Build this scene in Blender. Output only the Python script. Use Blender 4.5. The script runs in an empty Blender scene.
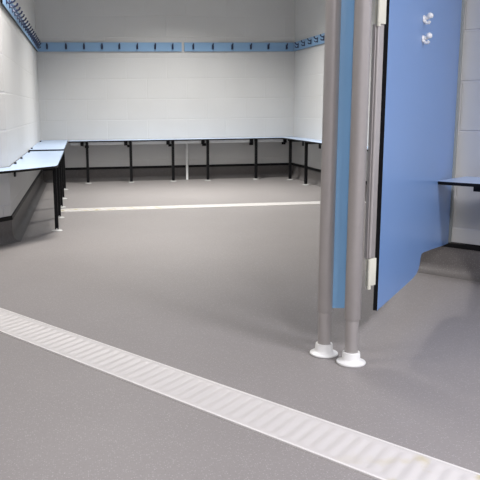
import bpy, bmesh, math
from mathutils import Matrix, Vector

S = bpy.context.scene
COL = S.collection
PI = math.pi

# ------------------------------------------------------------------ materials
def new_mat(name):
    m = bpy.data.materials.new(name); m.use_nodes = True
    nt = m.node_tree; b = nt.nodes['Principled BSDF']
    return m, nt, b

def plain(name, col, rough=.5, metal=0., spec=.5, noise=0., nscale=40., emit=None, bump=0.):
    m, nt, b = new_mat(name)
    b.inputs['Base Color'].default_value = (*col, 1)
    b.inputs['Roughness'].default_value = rough
    b.inputs['Metallic'].default_value = metal
    b.inputs['Specular IOR Level'].default_value = spec
    tc = nt.nodes.new('ShaderNodeTexCoord')
    n = nt.nodes.new('ShaderNodeTexNoise'); n.inputs['Scale'].default_value = nscale
    n.inputs['Detail'].default_value = 4
    nt.links.new(tc.outputs['Object'], n.inputs['Vector'])
    if noise:
        mix = nt.nodes.new('ShaderNodeMix'); mix.data_type = 'RGBA'
        mix.inputs[6].default_value = (*[c * (1 - noise) for c in col], 1)
        mix.inputs[7].default_value = (*[min(1, c * (1 + noise)) for c in col], 1)
        nt.links.new(n.outputs['Fac'], mix.inputs[0])
        nt.links.new(mix.outputs[2], b.inputs['Base Color'])
    if bump:
        bp = nt.nodes.new('ShaderNodeBump'); bp.inputs['Strength'].default_value = bump
        bp.inputs['Distance'].default_value = .002
        nt.links.new(n.outputs['Fac'], bp.inputs['Height'])
        nt.links.new(bp.outputs['Normal'], b.inputs['Normal'])
    if emit:
        b.inputs['Emission Color'].default_value = (*col, 1)
        b.inputs['Emission Strength'].default_value = emit
    return m

def block_paint(name, col, mortar, du=0., strength=.6, msize=.012):
    """painted blockwork: 450 x 225 mm blocks laid out in the wall's own metres (UV)"""
    m, nt, b = new_mat(name)
    b.inputs['Roughness'].default_value = .42
    b.inputs['Specular IOR Level'].default_value = .35
    uv = nt.nodes.new('ShaderNodeUVMap'); uv.uv_map = 'metres'
    mp = nt.nodes.new('ShaderNodeMapping'); mp.inputs['Location'].default_value = (du, -.006, 0)
    nt.links.new(uv.outputs[0], mp.inputs[0])
    br = nt.nodes.new('ShaderNodeTexBrick')
    br.offset = .5; br.offset_frequency = 2; br.squash = 1
    br.inputs['Color1'].default_value = (*col, 1)
    br.inputs['Color2'].default_value = (*[c * .985 for c in col], 1)
    br.inputs['Mortar'].default_value = (*mortar, 1)
    br.inputs['Scale'].default_value = 1
    br.inputs['Mortar Size'].default_value = msize / 2
    br.inputs['Mortar Smooth'].default_value = .35
    br.inputs['Bias'].default_value = 0
    br.inputs['Brick Width'].default_value = .45
    br.inputs['Row Height'].default_value = .225
    nt.links.new(mp.outputs[0], br.inputs['Vector'])
    n = nt.nodes.new('ShaderNodeTexNoise'); n.inputs['Scale'].default_value = 3.; n.inputs['Detail'].default_value = 6
    nt.links.new(uv.outputs[0], n.inputs['Vector'])
    mx = nt.nodes.new('ShaderNodeMix'); mx.data_type = 'RGBA'; mx.blend_type = 'MULTIPLY'
    mx.inputs[0].default_value = 1
    rmp = nt.nodes.new('ShaderNodeMapRange')
    rmp.inputs[3].default_value = .95; rmp.inputs[4].default_value = 1.03
    nt.links.new(n.outputs['Fac'], rmp.inputs[0])
    nt.links.new(br.outputs['Color'], mx.inputs[6]); nt.links.new(rmp.outputs[0], mx.inputs[7])
    nt.links.new(mx.outputs[2], b.inputs['Base Color'])
    inv = nt.nodes.new('ShaderNodeMath'); inv.operation = 'SUBTRACT'; inv.inputs[0].default_value = 1
    nt.links.new(br.outputs['Fac'], inv.inputs[1])
    n2 = nt.nodes.new('ShaderNodeTexNoise'); n2.inputs['Scale'].default_value = 90.; n2.inputs['Detail'].default_value = 4
    nt.links.new(uv.outputs[0], n2.inputs['Vector'])
    ad = nt.nodes.new('ShaderNodeMath'); ad.operation = 'MULTIPLY_ADD'; ad.inputs[1].default_value = .12
    nt.links.new(n2.outputs['Fac'], ad.inputs[0]); nt.links.new(inv.outputs[0], ad.inputs[2])
    bp = nt.nodes.new('ShaderNodeBump'); bp.inputs['Strength'].default_value = strength
    bp.inputs['Distance'].default_value = .005
    nt.links.new(ad.outputs[0], bp.inputs['Height']); nt.links.new(bp.outputs['Normal'], b.inputs['Normal'])
    return m

def vinyl(name, k=1.):
    """grey safety vinyl with fine pale and dark grains"""
    m, nt, b = new_mat(name)
    b.inputs['Roughness'].default_value = .5
    b.inputs['Specular IOR Level'].default_value = .3
    tc = nt.nodes.new('ShaderNodeTexCoord')
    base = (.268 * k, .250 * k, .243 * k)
    n = nt.nodes.new('ShaderNodeTexNoise'); n.inputs['Scale'].default_value = 2.2; n.inputs['Detail'].default_value = 5
    nt.links.new(tc.outputs['Object'], n.inputs['Vector'])
    mix = nt.nodes.new('ShaderNodeMix'); mix.data_type = 'RGBA'
    mix.inputs[6].default_value = (*[c * .93 for c in base], 1)
    mix.inputs[7].default_value = (*[c * 1.08 for c in base], 1)
    nt.links.new(n.outputs['Fac'], mix.inputs[0])
    prev = mix.outputs[2]
    for sc, lo, hi, col, f in ((190, .0, .42, (.60, .58, .57), .42), (230, .0, .42, (.10, .095, .10), .40)):
        v = nt.nodes.new('ShaderNodeTexVoronoi'); v.inputs['Scale'].default_value = sc
        nt.links.new(tc.outputs['Object'], v.inputs['Vector'])
        r = nt.nodes.new('ShaderNodeMapRange'); r.inputs[1].default_value = hi; r.inputs[2].default_value = lo
        r.inputs[3].default_value = 0; r.inputs[4].default_value = f
        nt.links.new(v.outputs['Distance'], r.inputs[0])
        # only some of the cells carry a grain
        sep = nt.nodes.new('ShaderNodeSeparateColor'); nt.links.new(v.outputs['Color'], sep.inputs[0])
        gt = nt.nodes.new('ShaderNodeMath'); gt.operation = 'GREATER_THAN'; gt.inputs[1].default_value = .55
        nt.links.new(sep.outputs[0], gt.inputs[0])
        mu = nt.nodes.new('ShaderNodeMath'); mu.operation = 'MULTIPLY'
        nt.links.new(r.outputs[0], mu.inputs[0]); nt.links.new(gt.outputs[0], mu.inputs[1])
        mm = nt.nodes.new('ShaderNodeMix'); mm.data_type = 'RGBA'
        nt.links.new(mu.outputs[0], mm.inputs[0]); nt.links.new(prev, mm.inputs[6])
        mm.inputs[7].default_value = (*col, 1)
        prev = mm.outputs[2]
    nt.links.new(prev, b.inputs['Base Color'])
    n3 = nt.nodes.new('ShaderNodeTexNoise'); n3.inputs['Scale'].default_value = 260; n3.inputs['Detail'].default_value = 2
    nt.links.new(tc.outputs['Object'], n3.inputs['Vector'])
    bp = nt.nodes.new('ShaderNodeBump'); bp.inputs['Strength'].default_value = .25; bp.inputs['Distance'].default_value = .001
    nt.links.new(n3.outputs['Fac'], bp.inputs['Height']); nt.links.new(bp.outputs['Normal'], b.inputs['Normal'])
    return m

def grate_plastic(name):
    """off-white plastic with ochre grime lying in patches along the channel"""
    m, nt, b = new_mat(name)
    b.inputs['Roughness'].default_value = .45
    tc = nt.nodes.new('ShaderNodeTexCoord')
    n = nt.nodes.new('ShaderNodeTexNoise'); n.inputs['Scale'].default_value = 14; n.inputs['Detail'].default_value = 6
    nt.links.new(tc.outputs['Object'], n.inputs['Vector'])
    sx = nt.nodes.new('ShaderNodeSeparateXYZ'); nt.links.new(tc.outputs['Object'], sx.inputs[0])
    r = nt.nodes.new('ShaderNodeMapRange'); r.inputs[1].default_value = .93; r.inputs[2].default_value = .62
    r.inputs[3].default_value = 0; r.inputs[4].default_value = .9
    nt.links.new(sx.outputs[0], r.inputs[0])
    gr = nt.nodes.new('ShaderNodeMapRange'); gr.inputs[1].default_value = .52; gr.inputs[2].default_value = .68
    nt.links.new(n.outputs['Fac'], gr.inputs[0])
    mu = nt.nodes.new('ShaderNodeMath'); mu.operation = 'MULTIPLY'
    nt.links.new(r.outputs[0], mu.inputs[0]); nt.links.new(gr.outputs[0], mu.inputs[1])
    mm = nt.nodes.new('ShaderNodeMix'); mm.data_type = 'RGBA'
    mm.inputs[6].default_value = (.52, .50, .485, 1); mm.inputs[7].default_value = (.42, .36, .16, 1)
    nt.links.new(mu.outputs[0], mm.inputs[0]); nt.links.new(mm.outputs[2], b.inputs['Base Color'])
    return m

WALLC = (.60, .60, .59); MORT = (.61, .61, .60)
M = {
    'wall': block_paint('painted_blockwork', WALLC, MORT, du=.38, strength=.45),
    'wall_near': block_paint('painted_blockwork_near', WALLC, (.60, .60, .61), du=0.165, strength=.8),
    'ceiling': plain('ceiling_paint', (.70, .70, .69), .8, noise=.02, nscale=5),
    'vinyl': vinyl('safety_vinyl', .88),
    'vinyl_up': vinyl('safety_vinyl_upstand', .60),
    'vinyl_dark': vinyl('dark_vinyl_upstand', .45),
    'cap': plain('black_cap_strip', (.006, .006, .007), .5, spec=.2),
    'blue_rail': plain('blue_laminate_rail', (.24, .40, .60), .38, noise=.04, nscale=6),
    'blue_panel': plain('blue_laminate_panel', (.165, .295, .565), .33, spec=.6, noise=.03, nscale=3),
    'blue_filler': plain('blue_laminate_filler', (.19, .37, .58), .36, noise=.03, nscale=3),
    'bench': plain('pale_blue_laminate', (.46, .58, .77), .27, noise=.05, nscale=9),
    'black_core': plain('black_laminate_core', (.005, .005, .006), .5, spec=.2),
    'black_steel': plain('black_powder_coated_steel', (.005, .005, .006), .5, spec=.2, bump=.2, nscale=200),
    'navy': plain('navy_plastic', (.018, .028, .075), .35),
    'white_plastic': plain('white_plastic', (.78, .78, .76), .3),
    'cream': plain('cream_plastic', (.66, .65, .55), .4, noise=.04, nscale=20),
    'alu': plain('brushed_grey_aluminium', (.46, .435, .42), .42, metal=.55, noise=.04, nscale=60),
    'alu_dark': plain('matt_grey_metal', (.26, .25, .25), .5, metal=.3),
    'foot': plain('pale_grey_foot', (.45, .45, .44), .4),
    'grate': grate_plastic('drain_plastic'),
    'edge': plain('drain_edge_white', (.66, .64, .62), .4),
    'pale_rail': plain('pale_rail_paint', (.80, .81, .81), .4),
    'lamp_frame': plain('white_lamp_frame', (.8, .8, .8), .4),
    'lamp': plain('lamp_diffuser', (1., .98, .95), .5, emit=3.),
    'sealant': plain('pale_sealant', (.30, .32, .30), .5),
}

# ------------------------------------------------------------------ mesh helpers
def link(name, bm, mats, parent=None, smooth=False):
    me = bpy.data.meshes.new(name)
    bmesh.ops.recalc_face_normals(bm, faces=bm.faces[:])
    bm.to_mesh(me); bm.free()
    if not isinstance(mats, (list, tuple)): mats = [mats]
    for m in mats: me.materials.append(m)
    if smooth:
        for p in me.polygons: p.use_smooth = True
        me.set_sharp_from_angle(angle=math.radians(40))
    o = bpy.data.objects.new(name, me); COL.objects.link(o)
    if parent: o.parent = parent
    return o

def add_box(bm, x0, x1, y0, y1, z0, z1, mat=0, bev=0.):
    b = bmesh.new()
    vs = [b.verts.new(p) for p in ((x0,y0,z0),(x1,y0,z0),(x1,y1,z0),(x0,y1,z0),(x0,y0,z1),(x1,y0,z1),(x1,y1,z1),(x0,y1,z1))]
    for f in ((0,3,2,1),(4,5,6,7),(0,1,5,4),(1,2,6,5),(2,3,7,6),(3,0,4,7)):
        b.faces.new([vs[i] for i in f]).material_index = mat
    if bev: bmesh.ops.bevel(b, geom=b.edges[:], offset=bev, segments=2, affect='EDGES', profile=.6)
    merge(bm, b)

def merge(bm, b):
    me = bpy.data.meshes.new('tmp'); b.to_mesh(me); b.free(); bm.from_mesh(me); bpy.data.meshes.remove(me)

def add_prism(bm, outline, axis, a0, a1, mat_face=0, mat_side=1, bev=0.):
    """outline = 2D loop, extruded along axis from a0 to a1"""
    b = bmesh.new()
    def P(u, v, a): return {'x': (a, u, v), 'y': (u, a, v), 'z': (u, v, a)}[axis]
    lo = [b.verts.new(P(u, v, a0)) for u, v in outline]
    hi = [b.verts.new(P(u, v, a1)) for u, v in outline]
    b.faces.new(lo[::-1]).material_index = mat_face
    b.faces.new(hi).material_index = mat_face
    n = len(lo)
    for i in range(n):
        b.faces.new((lo[i], lo[(i+1) % n], hi[(i+1) % n], hi[i])).material_index = mat_side
    merge(bm, b)

def add_lathe(bm, prof, cx=0, cy=0, seg=32, mat=0):
    """prof = list of (radius, z), closed with caps where the radius is 0"""
    b = bmesh.new(); rings = []
    for r, z in prof:
        if r < 1e-6: rings.append([b.verts.new((cx, cy, z))])
        else: rings.append([b.verts.new((cx + r*math.cos(2*PI*i/seg), cy + r*math.sin(2*PI*i/seg), z)) for i in range(seg)])
    for A, B in zip(rings, rings[1:]):
        for i in range(seg):
            j = (i+1) % seg
            if len(A) == 1 and len(B) == 1: continue
            if len(A) == 1: f = b.faces.new((A[0], B[i], B[j]))
            elif len(B) == 1: f = b.faces.new((A[i], A[j], B[0]))
            else: f = b.faces.new((A[i], A[j], B[j], B[i]))
            f.material_index = mat
    merge(bm, b)

def add_tube(bm, pts, rad, seg=10, mat=0):
    """round bar through 3D points, rad one number or one per point, domed ends"""
    pts = [Vector(p) for p in pts]
    if not isinstance(rad, (list, tuple)): rad = [rad] * len(pts)
    b = bmesh.new(); rings = []
    ref = Vector((1, 0, 0))
    t0 = (pts[1] - pts[0]).normalized()
    if abs(t0.dot(ref)) > .9: ref = Vector((0, 1, 0))
    for i, p in enumerate(pts):
        t = (pts[min(i+1, len(pts)-1)] - pts[max(i-1, 0)]).normalized()
        u = (ref - t * ref.dot(t)).normalized(); w = t.cross(u)
        rings.append([b.verts.new(p + (u*math.cos(2*PI*k/seg) + w*math.sin(2*PI*k/seg)) * rad[i]) for k in range(seg)])
    for A, B in zip(rings, rings[1:]):
        for k in range(seg): b.faces.new((A[k], A[(k+1) % seg], B[(k+1) % seg], B[k]))
    for ring, sgn, p, q in ((rings[0], -1, pts[0], pts[1]), (rings[-1], 1, pts[-1], pts[-2])):
        r = rad[0] if sgn < 0 else rad[-1]
        c = b.verts.new(p + (p - q).normalized() * r * .5)
        for k in range(seg): b.faces.new((ring[k], ring[(k+1) % seg], c))
    merge(bm, b)

def thing(name, label, cat, loc=(0, 0, 0), rotz=0., group=None):
    o = bpy.data.objects.new(name, None); COL.objects.link(o)
    o.empty_display_size = .1
    o.location = loc; o.rotation_euler = (0, 0, rotz)
    o['label'] = label; o['category'] = cat
    if group: o['group'] = group
    return o

def struct(o):
    o['kind'] = 'structure'; return o

# ------------------------------------------------------------------ room shell
CEIL = 2.55
D = Vector((-.594, .805)).normalized()          # direction of the right front wall and of the near drain
N = Vector((D.y, -D.x))                         # points away from the room through that wall
W = Vector((1.722, 3.263))                      # where the cubicle partition meets that wall
PTS = [(-2.6, -3.8), (3.50, -3.8), tuple(W - D*3.0), tuple(W + D*.2), (2.44, 4.4), (2.44, 8.42), (-.448, 8.42),
       (-.448, 4.64), (-2.6, 1.853)]
PTS = [Vector(p) for p in PTS]
SIDES = ['front', 'right_front', 'right_cubicle', 'right_nib', 'right', 'back', 'left', 'left_return', 'left_front']
LABELS = {}
NP = len(PTS)
def inner(i, off):
    """corner i of the plan moved off metres into the room, mitred"""
    a, p, c = PTS[i-1], PTS[i], PTS[(i+1) % NP]
    e1 = (p - a).normalized(); e2 = (c - p).normalized()
    n1 = Vector((-e1.y, e1.x)); n2 = Vector((-e2.y, e2.x))
    k = 1 + n1.dot(n2)
    return p + (n1 + n2) * (off / k)

def sweep_seg(bm, i, prof, mats):
    """closed profile (offset, z) along wall i from corner to corner"""
    j = (i+1) % NP
    b = bmesh.new()
    A = [b.verts.new((*inner(i, o), z)) for o, z in prof]
    B = [b.verts.new((*inner(j, o), z)) for o, z in prof]
    n = len(prof)
    for k in range(n):
        b.faces.new((A[k], A[(k+1) % n], B[(k+1) % n], B[k]))
    b.faces.new(A); b.faces.new(B[::-1])
    merge(bm, b)

for i, side in enumerate(SIDES):
    j = (i+1) % NP
    bm = bmesh.new()
    uvl = bm.loops.layers.uv.new('metres')
    c = [(*inner(i, 0), 0), (*inner(j, 0), 0), (*inner(j, 0), CEIL), (*inner(i, 0), CEIL)]
    o = [(*inner(i, -.12), 0), (*inner(j, -.12), 0), (*inner(j, -.12), CEIL), (*inner(i, -.12), CEIL)]
    vi = [bm.verts.new(p) for p in c]; vo = [bm.verts.new(p) for p in o]
    L = (PTS[j] - PTS[i]).length
    f = bm.faces.new(vi)
    u0 = {'back': 2.44, 'right_cubicle': 0}.get(side, 0)
    sg = -1 if side == 'back' else 1
    uvs = [(u0, 0), (u0 + sg*L, 0), (u0 + sg*L, CEIL), (u0, CEIL)]
    for lp, uv in zip(f.loops, uvs): lp[uvl].uv = uv
    bm.faces.new(vo[::-1])
    for a, b_ in ((0, 1), (1, 2), (2, 3), (3, 0)): bm.faces.new((vi[a], vo[a], vo[b_], vi[b_]))
    near = side in ('right_cubicle', 'left_return', 'right_front', 'front', 'left_front')
    struct(link('wall_' + side, bm, M['wall_near'] if near else M['wall']))
    # coved vinyl upstand
    R_ = .05; t = .004
    prof = [(0, 0), (0, .137), (t, .137)]
    for k in range(9):
        a = PI/2 * k / 8
        prof.append((t + R_ - R_*math.cos(a), R_ + .0015 - R_*math.sin(a)))
    prof.append((t + R_, 0))
    bm = bmesh.new(); sweep_seg(bm, i, prof, None)
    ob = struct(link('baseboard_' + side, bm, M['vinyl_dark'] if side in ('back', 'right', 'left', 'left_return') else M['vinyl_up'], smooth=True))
    bm = bmesh.new(); sweep_seg(bm, i, [(0, .134), (0, .160), (.003, .160), (.008, .154), (.009, .134)], None)
    struct(link('trim_%d' % (i+1), bm, M['cap']))

bm = bmesh.new()
lo = [bm.verts.new((*inner(i, -.12), -.1)) for i in range(NP)]; hi = [bm.verts.new((*inner(i, -.12), 0)) for i in range(NP)]
bm.faces.new(lo[::-1]); bm.faces.new(hi)
for i in range(NP): bm.faces.new((lo[i], lo[(i+1) % NP], hi[(i+1) % NP], hi[i]))
struct(link('floor', bm, M['vinyl']))
bm = bmesh.new()
lo = [bm.verts.new((*inner(i, -.12), CEIL)) for i in range(NP)]; hi = [bm.verts.new((*inner(i, -.12), CEIL + .1)) for i in range(NP)]
bm.faces.new(lo[::-1]); bm.faces.new(hi)
for i in range(NP): bm.faces.new((lo[i], lo[(i+1) % NP], hi[(i+1) % NP], hi[i]))
struct(link('ceiling', bm, M['ceiling']))

# ------------------------------------------------------------------ drain channels
def drain(name_label, origin, ang, x0, x1, width=.172, period=.038, rib_skew=True):
    t = thing('drain_channel', name_label, 'drain', (*origin, 0), ang)
    h = width / 2
    for s in (-1, 1):
        bm = bmesh.new()
        add_box(bm, x0, x1, min(s*h, s*(h-.007)), max(s*h, s*(h-.007)), -.01, .0050, bev=.0012)
        link('edge_strip', bm, M['edge'], t)
    bm = bmesh.new()
    nx = int((x1 - x0) / period); per = (x1 - x0) / nx; sub = 8
    hw = h - .0075
    ys = [-hw, -hw+.010, -hw+.016, -hw+.022, 0, hw-.022, hw-.016, hw-.010, hw]
    amp_y = [0, 0, .5, 1, 1, 1, .5, 0, 0]
    prev = None
    for k in range(nx*sub + 1):
        x = x0 + per * k / sub
        c = .5 - .5*math.cos(2*PI*k/sub)
        ring = [bm.verts.new((x - .2*y*(1 if rib_skew else 0), y, .0042 - .0030*a*c**1.2)) for y, a in zip(ys, amp_y)]
        if prev:
            for a in range(len(ys)-1): bm.faces.new((prev[a], ring[a], ring[a+1], prev[a+1]))
        prev = ring
    link('grating', bm, M['grate'], t, smooth=True)
    return t
# local x runs along D: a point t along D and 1.422 along N
cc = N * 1.4215
drain('long pale plastic drain channel running diagonally across the foreground floor', (cc.x, cc.y), math.atan2(D.y, D.x), -.9, 3.62)
drain('thin pale drain channel crossing the far floor before the back benches', (0, 5.99), 0, -.20, 2.36)

# ------------------------------------------------------------------ benches
def outline_round(pts, r=.012):
    return pts

def leg_part(bm, x, y, top, w):
    add_box(bm, x-w, x+w, y-w, y+w, .012, top, bev=.003)

def bench(label, loc, rotz, outline, legs, y_leg, brackets, dots=(), group='pale blue wall benches', cross=None, lw=.0145, z=.464, gap=None):
    """local x along the wall, local y out of the wall, z up"""
    t = thing('wall_bench', label, 'bench', loc, rotz, group)
    bm = bmesh.new(); add_prism(bm, outline, 'z', z-.014, z)
    link('bench_top', bm, [M['bench'], M['black_core']], t)
    for x in legs:
        bm = bmesh.new(); leg_part(bm, x, y_leg, z-.015, lw)
        lg = link('leg', bm, M['black_steel'], t)
        bm = bmesh.new()
        add_lathe(bm, [(0, .0), (.036, .0), (.038, .003), (.030, .008), (.014, .011), (.013, .020), (0, .020)], x, y_leg, 20)
        link('foot', bm, M['foot'], lg, smooth=True)
    for x in brackets:
        bm = bmesh.new()
        add_box(bm, x-.015, x+.015, .006, y_leg-.017, z-.040, z-.0145, bev=.002)     # arm from wall to leg
        add_box(bm, x-.022, x+.022, .001, .012, z-.089, z-.0145, bev=.002)           # wall plate
        if cross: add_box(bm, x+.034, x+.070, .233, .262, z-.056, z-.0145, bev=.002) # socket beside the leg
        link('bracket', bm, M['black_steel'], t)
    if cross:
        bm = bmesh.new(); add_box(bm, cross[0], cross[1], .205, .232, .416, .4495, bev=.002)
        link('cross_rail', bm, M['pale_rail'], t)
    for x, y in dots:
        bm = bmesh.new(); add_lathe(bm, [(0, .4640), (.009, .4640), (.009, .473), (.006, .475), (0, .475)], x, y, 14); bmesh.ops.translate(bm, vec=(0, 0, z-.464), verts=bm.verts[:])
        link('screw_cap', bm, M['black_steel'], t, smooth=True)
    return t

# left wall: local x = -world y, local y = +world x
def left_pt(x, y): return (8.42 - y, x + .448)
nose = [(-.154, 4.690), (-.165, 4.640), (-.205, 4.585), (-.262, 4.520), (-.334, 4.436), (-.412, 4.350), (-.470, 4.300), (-.90, 3.745)]
rd = Vector((PTS[8] - PTS[7])).normalized()
wall_pt = Vector((-.448, 4.64)) + rd*.70 + Vector((-rd.y, rd.x))*.004
out = [left_pt(-.445, 6.374), left_pt(-.150, 6.374)] + [left_pt(*p) for p in nose] + [left_pt(wall_pt.x, wall_pt.y), left_pt(-.441, 4.641)]
bench('pale blue wall bench wrapping the near left wall corner with an angled end', (-.448, 8.42, 0), -PI/2, out,
      [8.42-4.98, 8.42-5.59, 8.42-6.19], .263, [8.42-4.98, 8.42-5.59, 8.42-6.19], [(8.42-4.90, .02), (8.42-5.41, .02), (8.42-6.2, .02)], lw=.012, z=.460)
bench('pale blue wall bench on the left wall running into the back corner', (-.448, 8.42, 0), -PI/2,
      [(.004, .003), (.004, .298), (2.030, .298), (2.030, .003)], [1.62, .85], .263, [1.62, .85], [(.42, .02), (1.86, .02)], lw=.012, z=.471)
# back wall: local x = -world x, local y = -world y
bxs = [.056, .529, .995, 1.385, 1.935]
bench('long pale blue wall bench along the back wall under the blue coat racks', (2.44, 8.42, 0), PI,
      [(.006, .003), (.006, .298), (2.580, .298), (2.580, .003)], [2.44 - x for x in bxs], .255,
      [2.44 - x for x in bxs] + [.12], cross=(.10, 2.56))
# right wall: local x = +world y, local y = -world x
bench('pale blue wall bench on the right wall, half hidden behind grey posts', (2.44, 5.6, 0), PI/2,
      [(0, .003), (0, .205), (2.515, .205), (2.515, .003)], [.45, 1.15, 1.83, 2.42], .150, [.45, 1.15, 1.83, 2.42])
# cubicle bench on the right front wall: local x along -D, local y = -N
base = W - D*.20
bench('pale blue wall bench beyond the blue cubicle partition at the right edge', (base.x, base.y, 0), math.atan2(D.y, D.x),
      [(.096, .090), (.096, .375), (-1.4, .375), (-1.4, .090)], [-.62, -1.25], .330, [-.055, -.62, -1.25], [(-.04, .17)], z=.484)

# ------------------------------------------------------------------ coat racks
def hook_mesh():
    bm = bmesh.new()
    add_box(bm, -.011, .011, .0, .006, -.026, .026, bev=.002)                     # back plate
    add_tube(bm, [(0, .004, .010), (0, .020, .012), (0, .034, .020), (0, .040, .034)], [.006, .006, .006, .007], 8)
    add_tube(bm, [(0, .004, -.010), (0, .018, -.020), (0, .028, -.020), (0, .034, -.008)], [.006, .006, .0055, .006], 8)
    me = bpy.data.meshes.new('hook'); bm.to_mesh(me); bm.free()
    me.materials.append(M['navy'])
    for p in me.polygons: p.use_smooth = True
    me.set_sharp_from_angle(angle=math.radians(40))
    return me
HOOK = hook_mesh()

def rack(label, loc, rotz, length, hooks):
    t = thing('coat_rack', label, 'coat rack', loc, rotz, 'blue wall coat racks')
    bm = bmesh.new(); add_prism(bm, [(0, 1.424), (length, 1.424), (length, 1.521), (0, 1.521)], 'y', .002, .016)
    link('board', bm, [M['blue_rail'], M['black_core']], t)
    for x in hooks:
        h = bpy.data.objects.new('hook', HOOK); COL.objects.link(h); h.parent = t
        h.location = (x, .016, 1.473)
    return t
rack('blue coat rack on the back wall, left of the pale vertical joint', (1.140, 8.42, 0), PI, 1.570,
     [1.140 - x for x in (-.335, -.131, .062, .258, .448, .645, .842, 1.037)])
rack('blue coat rack on the back wall, right of the pale vertical joint', (2.425, 8.42, 0), PI, 1.257,
     [2.425 - x for x in (1.269, 1.490, 1.712, 1.925, 2.128, 2.340)])
rack('blue coat rack along the left wall, running toward the camera', (-.448, 8.40, 0), -PI/2, 3.74,
     [.12 + .2*k for k in range(18)])
rack('blue coat rack on the right wall beside the grey posts', (2.44, 6.2, 0), PI/2, 2.19,
     [8.222-6.2, 7.985-6.2, 7.754-6.2, 7.535-6.2, 1.13, .92, .71, .5, .29])

# ------------------------------------------------------------------ cubicle partition
PD = Vector((.602, .7985)).normalized()          # the partition runs this way from the posts to the wall
PNv = Vector((PD.y, -PD.x))                     # the face the camera sees
P2 = Vector((.8190, 2.146)); P1 = Vector((.762, 2.243))
TOPZ = 2.05
cub = thing('cubicle_partition', 'blue cubicle partition with black edges, held by two grey floor posts', 'cubicle partition', (P2.x, P2.y, 0), 0)
cub.rotation_euler = (0, math.radians(.35), 0)      # the posts stand a touch out of plumb
def loc2(v): return v - P2
for k, P in enumerate((P1, P2)):
    c = loc2(P)
    bm = bmesh.new()
    r = .0237 if k == 0 else .0250
    add_lathe(bm, [(0, .012), (.0205, .012), (.0205, .144), (r-.001, .145), (r, .147), (r, TOPZ-.004), (r-.004, TOPZ), (0, TOPZ)], c.x, c.y, 40)
    p = link('post', bm, M['alu'], cub, smooth=True)
    bm = bmesh.new()
    add_lathe(bm, [(0, .0), (.044, .0), (.046, .003), (.045, .007), (.036, .0105), (.031, .013), (.0285, .018), (.0275, .036),
                   (.0265, .038), (.0212, .038), (.0212, .014), (0, .014)], c.x, c.y, 48)
    link('floor_collar', bm, M['white_plastic'], p, smooth=True)
# narrow filler between the posts
FA = Vector((.782, 2.240)); FB = Vector((.872, 2.224)); e = loc2(FA); fd = FB - FA
bm = bmesh.new(); add_prism(bm, [(0, .158), (fd.length, .158), (fd.length, TOPZ-.05), (0, TOPZ-.05)], 'y', -.0065, .0065)
fp = link('filler_panel', bm, [M['blue_filler'], M['black_core']], cub); fp.location = (e.x, e.y, 0); fp.rotation_euler = (0, 0, math.atan2(fd.y, fd.x))
# main panel, local x from its front edge to the wall, z up
E0 = Vector((.9245, 2.206))
o2 = loc2(E0)
prof = [(0, .150), (.43, .150), (.53, .151), (.585, .156), (.620, .168), (.640, .186), (.647, .208), (.662, .221), (.70, .221), (.86, .206),
        (1.13, .178), (1.275, .166), (1.275, TOPZ-.03), (0, TOPZ-.03)]
bm = bmesh.new(); add_prism(bm, prof, 'y', 0, .0135)
panel = link('panel', bm, [M['blue_panel'], M['black_core']], cub)
panel.location = (o2.x, o2.y, 0); panel.rotation_euler = (0, 0, math.atan2(PD.y, PD.x))
# wall channel holding the far edge
bm = bmesh.new(); add_box(bm, 1.272, 1.300, -.010, .020, .170, TOPZ-.04, bev=.002)
wc = link('wall_channel', bm, M['sealant'], cub); wc.location = panel.location; wc.rotation_euler = panel.rotation_euler
# brackets and grey gap profile between rear post and panel edge
gx = Vector((.888, 2.180)); g = loc2(gx); ga = math.atan2((E0-P2).y, (E0-P2).x)
for z0, z1 in ((.243, .330), (1.041, 1.128), (1.80, 1.887)):
    bm = bmesh.new()
    add_box(bm, -.020, .014, -.009, .007, z0, z1, bev=.002)
    add_tube(bm, [(-.022, -.010, z0+.002), (-.022, -.010, z1-.002)], .0058, 12)
    add_lathe(bm, [(0, z0-.008), (.007, z0-.008), (.007, z0+.001), (0, z0+.001)], -.022, -.010, 12)
    hb = link('hinge_bracket', bm, M['cream'], cub, smooth=True); hb.location = (g.x, g.y, 0); hb.rotation_euler = (0, 0, ga)
for z0, z1 in ((.332, 1.039), (1.130, 1.798)):
    bm = bmesh.new()
    add_box(bm, -.030, .010, -.006, .006, z0, z1, bev=.002)
    add_tube(bm, [(-.020, -.008, z0+.003), (-.020, -.008, z1-.003)], .0062, 12)
    gp = link('gap_profile', bm, M['alu'], cub, smooth=True); gp.location = (g.x, g.y, 0); gp.rotation_euler = (0, 0, ga)
# two white coat hooks, one above the other
for z in (1.105, 1.036):
    bm = bmesh.new()
    add_tube(bm, [(.0, -.001, .002), (.0, -.005, .002)], [.0135, .012], 16)
    add_tube(bm, [(0, -.004, .004), (0, -.014, .006), (0, -.021, .011)], [.008, .008, .008], 12)
    add_tube(bm, [(0, -.021, .006), (0, -.0225, .012), (0, -.024, .019)], [.0105, .0125, .0095], 14)
    add_tube(bm, [(0, -.004, -.006), (0, -.013, -.013), (0, -.019, -.013), (0, -.022, -.007)], [.006, .0055, .0055, .0065], 10)
    h = link('coat_hook', bm, M['white_plastic'], cub, smooth=True)
    c = o2 + PD*.485
    h.location = (c.x, c.y, z); h.rotation_euler = (0, 0, math.atan2(PD.y, PD.x))
    h['label'] = 'white coat hook'

# pipe under the back bench
bm = bmesh.new(); add_lathe(bm, [(0, 0), (.014, 0), (.014, .4175), (0, .4175)], 1.175, 8.34, 16)
pi_ = link('water_pipe', bm, M['pale_rail'], None, smooth=True)
pi_['label'] = 'thin white vertical pipe under the back bench'; pi_['category'] = 'pipe'

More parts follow.
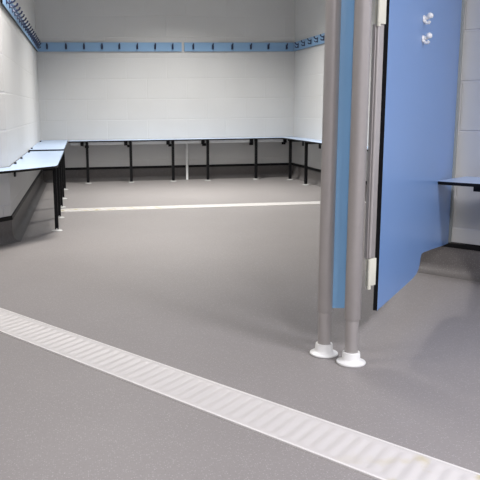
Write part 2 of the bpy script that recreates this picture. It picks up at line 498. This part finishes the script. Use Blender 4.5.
# ------------------------------------------------------------------ ceiling lamps
def lamp(label, x, y, sx, sy, power, col, spread=170, rot=0.):
    t = thing('ceiling_light', label, 'ceiling light', (x, y, CEIL), rot, 'ceiling lights')
    bm = bmesh.new(); f = .03
    for a in ((-sx/2, sx/2, -sy/2, -sy/2+f), (-sx/2, sx/2, sy/2-f, sy/2), (-sx/2, -sx/2+f, -sy/2+f, sy/2-f), (sx/2-f, sx/2, -sy/2+f, sy/2-f)):
        add_box(bm, *a, -.06, 0, bev=.002)
    link('frame', bm, M['lamp_frame'], t)
    bm = bmesh.new(); add_box(bm, -sx/2+f, sx/2-f, -sy/2+f, sy/2-f, -.045, -.01)
    link('diffuser', bm, M['lamp'], t)
    ld = bpy.data.lights.new('lamp_light', 'AREA'); ld.shape = 'RECTANGLE'; ld.size = sx-.08; ld.size_y = sy-.08
    ld.energy = power; ld.color = col; ld.spread = math.radians(spread)
    lo_ = bpy.data.objects.new('lamp_light', ld); COL.objects.link(lo_); lo_.parent = t; lo_.location = (0, 0, -.062)
LIGHTS = [
    ('square ceiling light over the entrance floor', .70, -1.6, .6, .6, 112, (.94, .93, 1.0), 165),
    ('added square fill light brightening the right front wall', 2.0, .35, .6, .6, 72, (.92, .91, 1.0), 165),  # unseen lamp, added to brighten the right wall and partition panel
    ('square ceiling light near the left return wall', -1.3, 2.0, .6, .6, 16, (1, .95, .93), 150),
    ('square ceiling light before the back wall', 1.0, 6.9, .6, .6, 50, (1, .98, .95), 120),
    ('added square fill light over the middle of the room', .10, 4.5, .6, .6, 32, (1, .96, .92), 130),  # extra fill out of view, added to lift the mid-floor
]
for a in LIGHTS: lamp(*a)

w = bpy.data.worlds.new('world'); S.world = w; w.use_nodes = True
w.node_tree.nodes['Background'].inputs[0].default_value = (.5, .5, .5, 1)
w.node_tree.nodes['Background'].inputs[1].default_value = .02

# ------------------------------------------------------------------ camera
cd = bpy.data.cameras.new('camera'); cam = bpy.data.objects.new('camera', cd); COL.objects.link(cam)
cd.sensor_width = 36; cd.sensor_fit = 'HORIZONTAL'
cd.lens = 740.318 / 480 * 36
cd.shift_x = (240 - 187.94) / 480
cd.clip_start = .02
R = Matrix(((0.989865, 0.035847, -0.137411), (-0.141556, 0.171756, -0.974916), (-0.011347, 0.984487, 0.175090)))
cam.matrix_world = Matrix.Translation((0, 0, .80)) @ R.to_4x4()
S.camera = cam
S.view_settings.view_transform = 'Standard'; S.view_settings.look = 'None'
S.view_settings.gamma = 1; S.view_settings.use_curve_mapping = False
S.view_settings.exposure = 0.28
